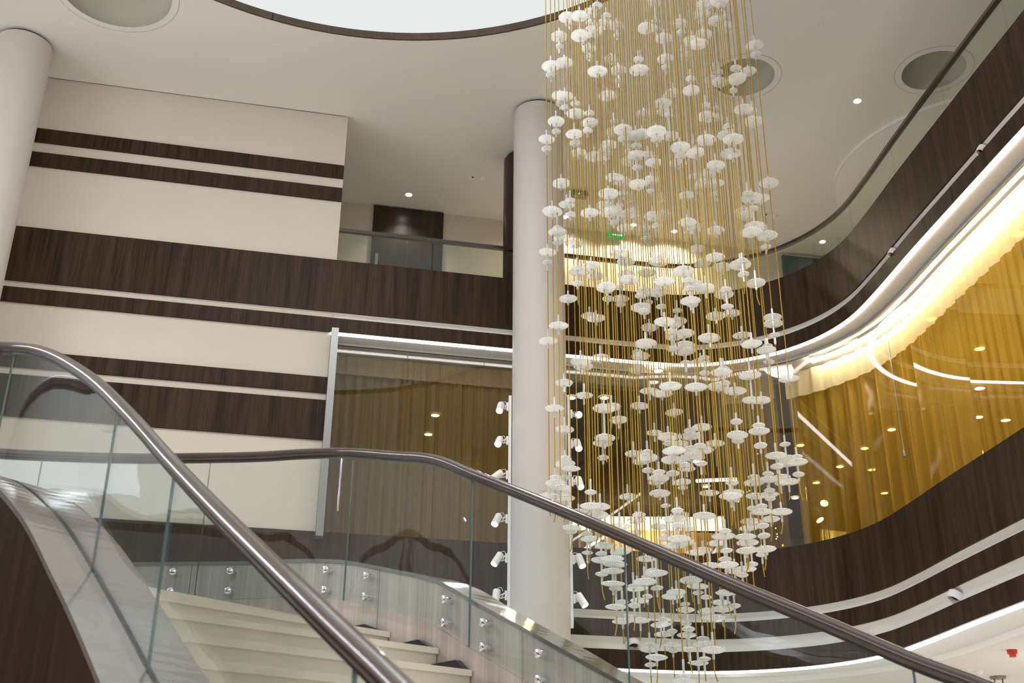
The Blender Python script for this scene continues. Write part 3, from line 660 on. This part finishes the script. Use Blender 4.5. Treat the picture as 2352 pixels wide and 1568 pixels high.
for sgn, px, py, ax, nm in SPOTS:
    side = 'left' if sgn < 0 else 'right'
    d = ray(px, py); c = d*(13.50/d.y); ax = Vector(ax).normalized()
    rt = tag(empty('track_spotlight', c), '%s white spotlight on the %s side of the column' % (nm, side), 'spotlight', 'spotlights on the column')
    b = MB(); r = .046; b.lathe([(r*.80, -.09), (r*.97, -.085), (r, -.06), (r, .085), (r*.86, .085), (r*.84, .06)], c, 28, axis=ax, cap=False); b.lathe([(0, -.09), (r*.80, -.09)], c, 28, axis=ax, cap=False); b.build('lamp_head', WHITE, rt)
    b = MB(); b.lathe([(0, .066), (r*.86, .066)], c, 24, axis=ax, cap=False); b.build('lens', SPE, rt)
    tx = CC[0]+sgn*.372+sgn*.0215; a = Vector((tx, 13.52, c.z+.02))
    b = MB(); b.box(a+Vector((sgn*.012, 0, 0)), .026, .032, .11); 
    for dz in (.03, -.02): b.tube([a+Vector((sgn*.02, 0, dz)), Vector((c.x-sgn*.055, 13.515, c.z+dz*.8)), Vector((c.x-sgn*.04, 13.51, c.z))], .0065, 8)
    b.tube([a+Vector((sgn*.03, 0, .03)), Vector((c.x-sgn*.06, 13.50, c.z-.02))], .005, 8)
    b.build('bracket', WHITE, rt)
    b = MB(); k0 = c-ax*.07; b.tube([k0, k0+Vector((-sgn*.02, 0, .045)), k0+Vector((-sgn*.055, .005, .05)), k0+Vector((-sgn*.075, .01, .01))], .004, 8); b.build('cable', WHITE, rt)
    lamp('spot_lamp', 'SPOT', c+ax*.10, 26, (.93, .95, 1.0), .04, ax, 1.1, .5, parent=rt)

# ------------------------------------------------------------------ hanging chandelier of glass discs on gold cords
DISCS = "1653,3 1504,5 1617,12 1373,13s 1657,14s 1355,30 1614,33 1330,37 1391,37s 1305,40 1665,40s 1647,48 1508,50s 1614,51s 1357,52s 1561,54 1308,55s 1390,55 1418,61 1665,61 1481,65 1509,68s 1362,73 1562,75s 1618,80 1336,82 1418,83s 1288,84 1523,88 1592,94 1337,99s 1607,101 1575,103s 1733,104 1288,107s 1354,112 1574,112 1735,125s 1577,128 1354,131s 1474,133s 1526,135 1405,136 1465,137s 1299,144 1268,152 1526,155s 1693,157s 1639,159s 1465,161 1421,162 1370,164 1718,164 1649,166s 1268,172s 1695,181 1587,181s 1634,184 1421,186s 1652,189 1588,208 1685,208s 1547,213 1286,220 1396,220 1301,222 1529,233s 1526,237 1285,238s 1322,238s 1621,243s 1301,247s 1647,250s 1707,251 1730,255s 1532,256 1355,260s 1323,261 1477,262 1532,264s 1621,268 1649,271 1280,279 1410,279s 1732,279 1356,282 1670,291s 1433,298 1348,300s 1280,302s 1507,302 1411,303 1320,308 1476,308 1458,311 1670,311 1541,312 1429,319s 1256,320 1685,320 1509,321s 1619,322 1592,328s 1318,329s 1331,329s 1397,333 1460,335s 1562,338 1256,342s 1386,345s 1443,348s 1331,351 1598,351 1680,353 1398,354s 1462,357 1490,357 1598,357s 1564,358s 1365,359 1681,359s 1391,365s 1446,371 1498,373 1557,375 1643,380 1467,385s 1633,396 1596,405 1412,408 1497,413 1431,417 1619,419 1766,420 1292,421 1642,421 1462,424 1598,431s 1497,439s 1432,444s 1400,445 1721,445s 1642,446s 1579,449 1721,455 1746,456 1306,460s 1449,464s 1521,465s 1306,470 1389,472 1420,472s 1726,479s 1411,482 1271,486 1707,486 1451,487 1397,488 1355,489 1520,492 1424,493 1307,494s 1709,495 1452,496s 1502,496 1584,505s 1407,511s 1578,511 1508,518s 1731,520 1594,523 1282,524s 1435,524 1480,525 1647,530 1756,532s 1282,533 1726,533 1742,534s 1585,534s 1758,541 1289,547 1490,547s 1479,548s 1283,557s 1317,560 1760,567s 1602,572 1259,579 1424,584 1640,591 1703,599s 1513,600 1440,601 1259,603s 1611,606 1703,608 1356,611 1660,614 1326,616s 1571,623 1326,625 1488,626 1705,630s 1440,631 1369,634 1442,642 1584,644s 1527,646 1740,650 1326,651s 1584,653 1424,659s 1393,660 1513,662s 1622,662 1585,663s 1666,665s 1400,668s 1480,671 1513,672 1666,676 1472,679s 1308,686 1402,686s 1425,686 1587,691 1488,694s 1425,699s 1587,700s 1515,704s 1669,704s 1476,706 1553,713s 1476,715s 1682,719 1352,725 1643,726 1776,729 1369,731 1554,738 1525,739 1775,743 1555,747s 1285,748 1495,752 1544,762s 1571,766 1777,769s 1703,770 1545,773 1629,776 1260,783 1479,789 1726,790 1573,793 1761,794s 1543,801s 1762,804 1575,807 1465,808s 1467,818 1377,822 1615,822s 1332,831 1765,831s 1614,831 1578,834s 1335,841 1466,841s 1660,847s 1465,849 1660,855 1617,857s 1721,862 1812,870 1300,879 1664,880s 1538,887 1647,888 1600,889 1495,898 1691,898 1520,905 1344,908 1724,919 1751,919 1469,932 1406,935 1276,938 1386,938 1548,947 1423,964 1690,968s 1744,977s 1615,981 1298,986 1584,988s 1746,990 1504,994 1693,999 1586,1001 1532,1003 1393,1006 1695,1012s 1382,1018 1641,1018 1532,1018s 1563,1019 1802,1020s 1748,1023s 1608,1024s 1586,1033 1614,1034 1550,1035 1490,1038s 1456,1042 1778,1046 1590,1049 1833,1049s 1384,1051s 1490,1051 1303,1052s 1805,1052 1542,1056 1476,1059 1834,1061 1612,1064s 1804,1064 1302,1065 1573,1067s 1788,1071s 1315,1076 1574,1076 1492,1080s 1512,1084s 1544,1087s 1766,1088s 1836,1089s 1731,1095s 1277,1096s 1303,1096s 1512,1098 1792,1098 1763,1101 1813,1106 1511,1107 1568,1107 1732,1108 1680,1108s 1278,1109 1792,1110s 1570,1120s 1289,1121 1769,1126s 1356,1130s 1300,1132s 1626,1132 1681,1132 1514,1133 1765,1136 1263,1139 1278,1139s 1682,1139 1733,1139 1442,1140 1301,1144 1763,1145s 1682,1147s 1530,1161s 1355,1162 1378,1163 1748,1163s 1726,1167s 1361,1172 1557,1172s 1330,1175 1748,1175 1795,1175 1465,1182s 1558,1182 1372,1183 1620,1184 1551,1192 1772,1192 1465,1194 1726,1197 1555,1206s 1752,1207s 1420,1209 1513,1209 1314,1212 1721,1212 1577,1214s 1664,1219s 1316,1221s 1466,1222s 1530,1222s 1351,1226s 1751,1230s 1665,1231 1711,1232 1531,1235 1558,1237 1351,1237 1574,1246 1719,1246 1644,1247 1557,1251 1388,1252 1516,1256 1721,1259s 1754,1261 1536,1262s 1613,1263 1721,1264 1667,1264s 1429,1266 1349,1269s 1596,1269 1381,1271s 1756,1273s 1405,1283 1485,1283 1667,1284s 1379,1286 1411,1295 1731,1295s 1667,1297 1630,1298 1711,1306 1502,1310s 1405,1311 1685,1311 1502,1316 1382,1318s 1707,1320s 1485,1324s 1588,1332 1485,1336 1408,1340 1453,1346s 1598,1346 1505,1350s 1406,1351s 1459,1351 1553,1359 1670,1360 1599,1361s 1488,1369s 1545,1369 1621,1371s 1468,1379 1425,1382s 1656,1383 1574,1387s 1453,1390s 1685,1391s 1418,1393 1663,1398 1574,1400 1623,1403 1442,1415s 1640,1419 1526,1422s 1472,1424 1429,1426 1576,1432s 1523,1434 1582,1444s 1545,1449s 1528,1456 1583,1458 1615,1466s 1529,1471s 1494,1479s 1616,1479 1548,1481 1494,1491 1586,1491s 1639,1492 1546,1494s 1511,1509 1619,1513s 1601,1522 1495,1526s 1569,1551s 1571,1565"
LST = []
for t in DISCS.split():
    s_ = t.endswith('s'); x, y = t.rstrip('s').split(','); LST.append((int(x), int(y), s_))
CH = Vector((1.306, 8.86, 0)); CR = 1.02
chand = tag(empty('chandelier', (CH.x, CH.y, 9.88)), 'tall chandelier of clear glass discs strung on many gold cords', 'chandelier')
b = MB(); b.lathe([(0, -.05), (1.12, -.05), (1.14, -.03), (1.14, .02)], (CH.x, CH.y, 9.87), 72, cap=False); b.build('canopy', WHITE, chand)
rc = random.Random(11); NC = 88; CORDS = []
edgex = [1257, 1269, 1280, 1290, 1302]; right = [1774, 1758, 1752, 1738, 1735, 1731]
xs = edgex + [1308+(1726-1308)*(i+.5+rc.uniform(-.35, .35))/(NC-11) for i in range(NC-11)] + right
ce = math.atan2(CH.x, CH.y); D0 = math.hypot(CH.x, CH.y)
for px in xs:
    d = ray(px, 500); az = math.atan2(d.x, d.y); off = D0*math.sin(az-ce); hc = math.sqrt(max(.01, CR*CR-off*off))
    u = rc.uniform(-1, 1); u = math.copysign(abs(u)**.7, u); D = D0*math.cos(az-ce)+u*hc*.97
    CORDS.append([D*math.sin(az), D*math.cos(az), []])
def cord_hit(cx, cy, py):           # height on a vertical cord seen at picture row py, and its column
    lo, hi = -1.5, 9.9
    for _ in range(34):
        z = (lo+hi)/2; v = Vector((cx, cy, z)); wv = v.dot(fw); yy = 784-F*v.dot(UP)/wv
        if yy > py: lo = z
        else: hi = z
    z = (lo+hi)/2; v = Vector((cx, cy, z)); wv = v.dot(fw); return z, 1176+F*v.dot(RT)/wv
for px, py, small in sorted(LST, key=lambda t: t[1]):
    best = None
    for k, (cx, cy, L) in enumerate(CORDS):
        z, xx = cord_hit(cx, cy, py); e = abs(xx-px)
        if e > 14: continue
        if any(abs(z-z2) < (.045 if (small or s2) else .06) for z2, s2 in L): e += 6
        if L and abs(L[-1][0]-z) < .30: e -= 2.0          # discs close together share a cord
        if best is None or e < best[0]: best = (e, k, z)
    if best: CORDS[best[1]][2].append((best[2], small))
def disc_mesh(name, R, h, hub, n=40):
    b = MB(); vs = []; fs = []; rg = random.Random(5)
    rad = [0.012/R, .16, .30, .5, .7, .86, .95, 1.0]
    wob = [1+.018*math.cos(11*2*math.pi*i/n+1)+rg.uniform(-.012, .012) for i in range(n)]
    for side in (1, -1):
        for k, t in enumerate(rad):
            for i in range(n):
                a = 2*math.pi*i/n; rr = R*t*(wob[i] if t > .6 else 1)
                hz = h*(1-t**2.1)**.75 + hub*math.exp(-(t/.16)**2)*(1.0 if side < 0 else .6)
                rib = .0*math.cos(a*10+t*3)*(1 if i % 2 else -1)*min(1, t*2)*(1-t*.6)*R/.08
                vs.append((rr*math.cos(a), rr*math.sin(a), side*(hz+.0022)+rib))
    m_ = len(rad)
    for sd in (0, 1):
        for k in range(m_-1):
            for i in range(n):
                j = (i+1) % n; q = sd*m_*n; f = (q+k*n+i, q+(k+1)*n+i, q+(k+1)*n+j, q+k*n+j); fs.append(f if sd == 0 else tuple(reversed(f)))
    q = m_*n; k = m_-1
    for i in range(n):
        j = (i+1) % n; fs.append((k*n+i, q+k*n+i, q+k*n+j, k*n+j))
    me = bpy.data.meshes.new(name); me.from_pydata(vs, [], fs); me.update(); me.materials.append(DISC)
    for p_ in me.polygons: p_.use_smooth = True
    return me
BIG = disc_mesh('glass_disc', .083, .019, .010); SML = disc_mesh('glass_disc_small', .047, .017, .008)
rr_ = random.Random(21)
for cx, cy, L in CORDS:
    if not L: continue
    L.sort(key=lambda t: -t[0]); zb = L[-1][0]-.10-rr_.uniform(.05, .13)
    b = MB(); tail = rr_.uniform(-.02, .02); b.tube([Vector((cx, cy, 9.84)), Vector((cx, cy, 5)), Vector((cx, cy, zb+.07)), Vector((cx+tail*.4, cy, zb+.03)), Vector((cx+tail, cy+abs(tail)*.3, zb))], .0046, 7)
    cord = b.build('cord', CORD, chand)
    cl = []
    for z, s_ in L:
        if cl and cl[-1][-1][0]-z < .26: cl[-1].append((z, s_))
        else: cl.append([(z, s_)])
    for g in cl:
        b = MB(); top, bot = g[0][0]+rr_.uniform(.07, .12), g[-1][0]-rr_.uniform(.05, .09)
        b.lathe([(.0085, bot), (.0085, top), (.006, top), (.006, bot)], (cx, cy, 0), 8, cap=False); b.build('glass_tube', TUBE, cord)
    for z, s_ in L:
        o = bpy.data.objects.new('glass_disc', SML if s_ else BIG); COL.objects.link(o); o.parent = cord
        o.location = Vector((cx, cy, z+Z0)) - parent_world(cord)
        o.rotation_euler = (rr_.uniform(-.06, .06), rr_.uniform(-.06, .06), rr_.uniform(0, 6.28)); k = rr_.uniform(.93, 1.08); o.scale = (k, k, rr_.uniform(.9, 1.15))

# ceiling spotlights of the hall trained on the chandelier and the column
for x, y, e in ((-3.5, -1.0, 1300), (3.6, 1.0, 1300)):
    v = Vector((1.2, 9.2, 1.6))-Vector((x, y, 9.7)); lamp('accent_spot', 'SPOT', (x, y, 9.7), e, (.95, .97, 1.0), .08, v, .5, .7)

# ------------------------------------------------------------------ the curved stair
IN_PTS = [(-.21, 2.089, .285), (-.316, 2.269, .387), (-.444, 2.474, .511), (-.616, 2.783, .68), (-.838, 3.166, .90), (-1.105, 3.572, 1.17), (-1.424, 3.996, 1.50), (-1.81, 4.504, 1.87), (-2.22, 4.94, 2.175), (-2.55, 5.12, 2.28), (-3.0, 5.16, 2.29), (-4.2, 5.05, 2.29), (-7.2, 4.7, 2.29)]
OUT_PTS = [(1.483, 3.765, .526), (1.364, 3.939, .62), (1.164, 4.229, .796), (.919, 4.548, .998), (.623, 4.907, 1.242), (.222, 5.275, 1.53), (-.167, 5.672, 1.81), (-.417, 5.968, 2.0), (-.693, 6.29, 2.13), (-.99, 6.56, 2.24), (-1.28, 6.70, 2.28), (-1.554, 6.755, 2.28), (-1.86, 6.785, 2.28), (-2.39, 6.81, 2.28), (-2.919, 6.77, 2.28), (-3.3, 6.71, 2.28), (-4.4, 6.52, 2.29), (-7.2, 6.1, 2.29)]
def extend_down(P, slope, R, zmin, n=8):
    a, b_ = Vector(P[1]), Vector(P[0]); t = (b_-a); t.z = 0; t.normalize(); out = []; p = b_.copy(); st = (P[0][2]-zmin)/slope/n
    for k in range(n):
        g = st/R; t = Vector((t.x*math.cos(g)+t.y*math.sin(g), -t.x*math.sin(g)+t.y*math.cos(g), 0)); p = p+t*st; p.z = P[0][2]-slope*st*(k+1); out.append(tuple(p))
    return list(reversed(out))+list(P)
RI = spline(extend_down(IN_PTS, .50, 8.5, -.60), .07); RO_ = spline(extend_down(OUT_PTS, .46, 10.8, -.60), .07)
def at_rail(path, z):
    for p, q in zip(path[:-1], path[1:]):
        if p.z <= z <= q.z and q.z > p.z: return p.lerp(q, (z-p.z)/(q.z-p.z))
    return path[0] if z < path[0].z else path[-1]
def shift(path, a): return offset(path, a)
stair = tag(empty('staircase', (-.6, 4.4, -1.6)), 'curved staircase with cream stone steps and walnut stringers', 'staircase')
def body(path, a0, a1, top, zbot=None, drop=None):
    b = MB(); N = normals_of(path); vs = []; U = [0.0]
    for i in range(1, len(path)): U.append(U[-1]+(path[i]-path[i-1]).length)
    for p, n_ in zip(path, N):
        zb_ = zbot if zbot is not None else max(-1.6, p.z+drop); zt = max(p.z+top, zb_+.01)
        for a in (a0, a1): vs += [Vector((p.x, p.y, zb_))+n_*a, Vector((p.x, p.y, zt))+n_*a]
    fs = []; uv = []
    for i in range(len(path)-1):
        q, r_ = 4*i, 4*i+4
        for f in ((q, r_, r_+1, q+1), (q+2, q+3, r_+3, r_+2), (q+1, r_+1, r_+3, q+3), (q, q+2, r_+2, r_)):
            fs.append(f); uv.append([(U[j//4], vs[j].z) for j in f])
    fs += [(0, 1, 3, 2), (len(vs)-4, len(vs)-2, len(vs)-1, len(vs)-3)]; uv += [[(0, 0), (0, 1), (1, 1), (1, 0)]]*2
    b.add(vs, fs, uv, smooth=False); return b
body(RI, .155, -.165, -.66, zbot=-1.6).build('inner_stringer', WOODI, stair)
body(RO_, -.03, -.24, -.672, drop=-1.30).build('outer_stringer', WOODS, stair)
b = MB(); b.sweep(RI, [(-.178, -.665), (-.178, -.640), (-.012, -.640), (-.012, -.655), (.012, -.655), (.012, -.640), (.168, -.640), (.168, -.665)]); b.build('inner_cap', CAPM, stair)
b = MB(); b.sweep(RO_, rect(-.255, -.022, -.672, -.652)); b.build('outer_cap', CAPM, stair)
RISE = .14; TOPZ = 1.265; NST = 20
def line(z): return at_rail(shift(RI, -.16), z+1.0), at_rail(shift(RO_, -.024), z+1.0)
for j in range(NST):
    zt = TOPZ-RISE*(j+1); (i0, o0), (i1, o1) = line(zt), line(zt+RISE); b = MB()
    q = [Vector((v.x, v.y, 0)) for v in (i0, o0, o1, i1)]; fwd_ = ((q[0]-q[3])+(q[1]-q[2])).normalized()
    nose = [q[0]+fwd_*.018, q[1]+fwd_*.018, q[2], q[3]]
    up = lambda L, z: [Vector((v.x, v.y, z)) for v in L]
    b.add(up(nose, zt-.03)+up(nose, zt), [(0, 3, 2, 1), (4, 5, 6, 7), (0, 1, 5, 4), (1, 2, 6, 5), (2, 3, 7, 6), (3, 0, 4, 7)])
    zl = max(-1.6, zt-RISE+.0)
    b.add(up(q, zl)+up(q, zt-.03), [(0, 1, 5, 4), (0, 3, 2, 1), (1, 2, 6, 5), (2, 3, 7, 6), (3, 0, 4, 7)])
    st = b.build('step', STONE, stair)
    inw = (q[0]-q[1]).normalized(); c0, c1 = q[1]+inw*.004, q[2]+inw*.004; b = MB()
    b.add(up([c0, c1, c1+inw*.035, c0+inw*.035], zt+.001)+up([c0.lerp(c1, .25), c1, c1+inw*.035, c0.lerp(c1, .25)+inw*.035], zt+.055), [(0, 1, 5, 4), (4, 5, 6, 7), (3, 7, 6, 2), (0, 4, 7, 3), (1, 2, 6, 5)])
    b.build('skirting', DARKT, st)
# landing
i0, o0 = line(TOPZ); LI = [p for p in shift(RI, -.16) if p.z >= i0.z-.001]; LO = [p for p in shift(RO_, -.024) if p.z >= o0.z-.001]
poly = [i0]+LI[1:]+list(reversed(LO[1:]))+[o0]; b = MB(); n = len(poly)
b.add([Vector((p.x, p.y, TOPZ-.25)) for p in poly]+[Vector((p.x, p.y, TOPZ)) for p in poly], [tuple(reversed(range(n))), tuple(range(n, 2*n))]+[(k, (k+1) % n, n+(k+1) % n, n+k) for k in range(n)])
b.build('landing', STONE, stair)
# balustrades
CIRC = [(.0285*math.cos(2*math.pi*k/18), .0285*math.sin(2*math.pi*k/18)+.003) for k in range(18)]
def balustrade(name_lab, path, cuts, bot, holders):
    root = tag(empty('stair_balustrade', path[len(path)//2]-Vector((0, 0, .7))), name_lab, 'balustrade', 'glass balustrades of the stair')
    b = MB(); b.sweep(path, CIRC, smooth=True); b.build('handrail', RAILW, root)
    b = MB(); b.sweep(path, rect(-.010, .010, -.034, -.018)); b.build('glass_channel', DARKM, root)
    idx = sorted(set([0, len(path)-1]+[min(range(len(path)), key=lambda i: (Vector((path[i].x, path[i].y, 0))-Vector((c[0], c[1], 0))).length) for c in cuts]))
    for a, c in zip(idx[:-1], idx[1:]):
        run = [p.copy() for p in path[a:c+1]]
        run[0] = run[0].lerp(run[1], .03); run[-1] = run[-1].lerp(run[-2], .03)
        b = MB(); b.sweep(run, rect(-.005, .005, bot, -.03), pmi=[0, 1, 0, 1], smooth=True); pn = b.build('glass_pane', [GLR, GEDGE], root)
        b.mi = b.mi
        for k, p_ in enumerate(pn.data.polygons):
            if k >= len(pn.data.polygons)-2: p_.material_index = 1
    N = normals_of(path)
    for x, y in holders:
        i = min(range(len(path)), key=lambda i: (Vector((path[i].x, path[i].y, 0))-Vector((x, y, 0))).length)
        for dz in (-.722, -.838):
            c = path[i]+Vector((0, 0, dz)); b = MB(); b.lathe([(0, .034), (.014, .034), (.021, .030), (.023, .024), (.023, .010), (.016, .009), (.016, -.032), (0, -.032)], c, 22, axis=N[i], cap=False); b.build('standoff', CHROME, root)
    return root
balustrade('near left stair balustrade with blurred handrail across the foreground', RI, [(.28, 1.2), (-.30, 2.24), (-1.09, 3.56), (-1.52, 4.12), (-2.43, 5.07), (-3.4, 5.13), (-4.4, 5.03), (-5.4, 4.9)], -.655, [])
balustrade('far right stair balustrade with side fixed glass and chrome studs', RO_, [(2.2, 2.4), (1.35, 3.96), (.514, 5.0), (-.209, 5.72), (-.926, 6.51), (-1.85, 6.785), (-2.913, 6.77), (-4.1, 6.57), (-5.3, 6.4)], -.885,
           [(-3.1, 6.74), (-2.72, 6.79), (-2.04, 6.795), (-1.69, 6.77), (-1.09, 6.633), (-.796, 6.393), (-.31, 5.843), (-.124, 5.628), (.15, 5.35), (.40, 5.11), (.62, 4.91), (.95, 4.51), (1.24, 4.12)])

# ------------------------------------------------------------------ ground-floor ceiling fittings at lower right
GZ = 2.10
p = at_z(2324, 1492, GZ); root = tag(empty('fire_sounder', p), 'red fire sounder on the cream ceiling at lower right', 'fire alarm')
b = MB(); b.lathe([(0, -.075), (.035, -.075), (.038, -.045), (.052, -.04), (.055, 0)], p, 24, cap=False); b.build('sounder', RED, root)
detector(2248, 1540, GZ, 'white smoke detector on cream ceiling above the handrail', r=.05, h=.045)
p = at_z(2222, 1540, GZ); tag(MB().lathe([(0, -.006), (.05, -.006), (.055, .0)], p, 24, cap=False).build('ceiling_cover', CEIL), 'flush cover left of the detector on the cream ceiling', 'ceiling cover')
p = at_z(2292, 1553, GZ); root = tag(empty('pendant_fitting', p), 'oval brown ceiling rose with two stems at bottom right', 'pendant lamp')
b = MB(); b.lathe([(0, -.03), (.09, -.03), (.10, 0)], p, 28, cap=False); b.build('ceiling_rose', pbr('rose_brown', (.24, .17, .13), .4), root)
b = MB(); b.tube([p+Vector((-.05, 0, -.02)), p+Vector((-.05, 0, -.6))], .007, 8); b.tube([p+Vector((.05, 0, -.02)), p+Vector((.05, 0, -.6))], .007, 8); b.build('stem', DARKM, root)
b = MB(); b.lathe([(.04, -.6), (.16, -.72), (.16, -.74)], p, 28, cap=False); b.build('lamp_shade', WHITE, root)
for k, (x, y) in enumerate([(6.6, 12.5), (6.4, 9.0), (3.2, 16.6), (-1.0, 16.0), (7.8, 15.0)]):  # unseen warm lamps added to brighten the space under the lower gallery
    lamp('added_ground_fill', 'POINT', (x, y, 1.2), 26, (1, .90, .76), .15)
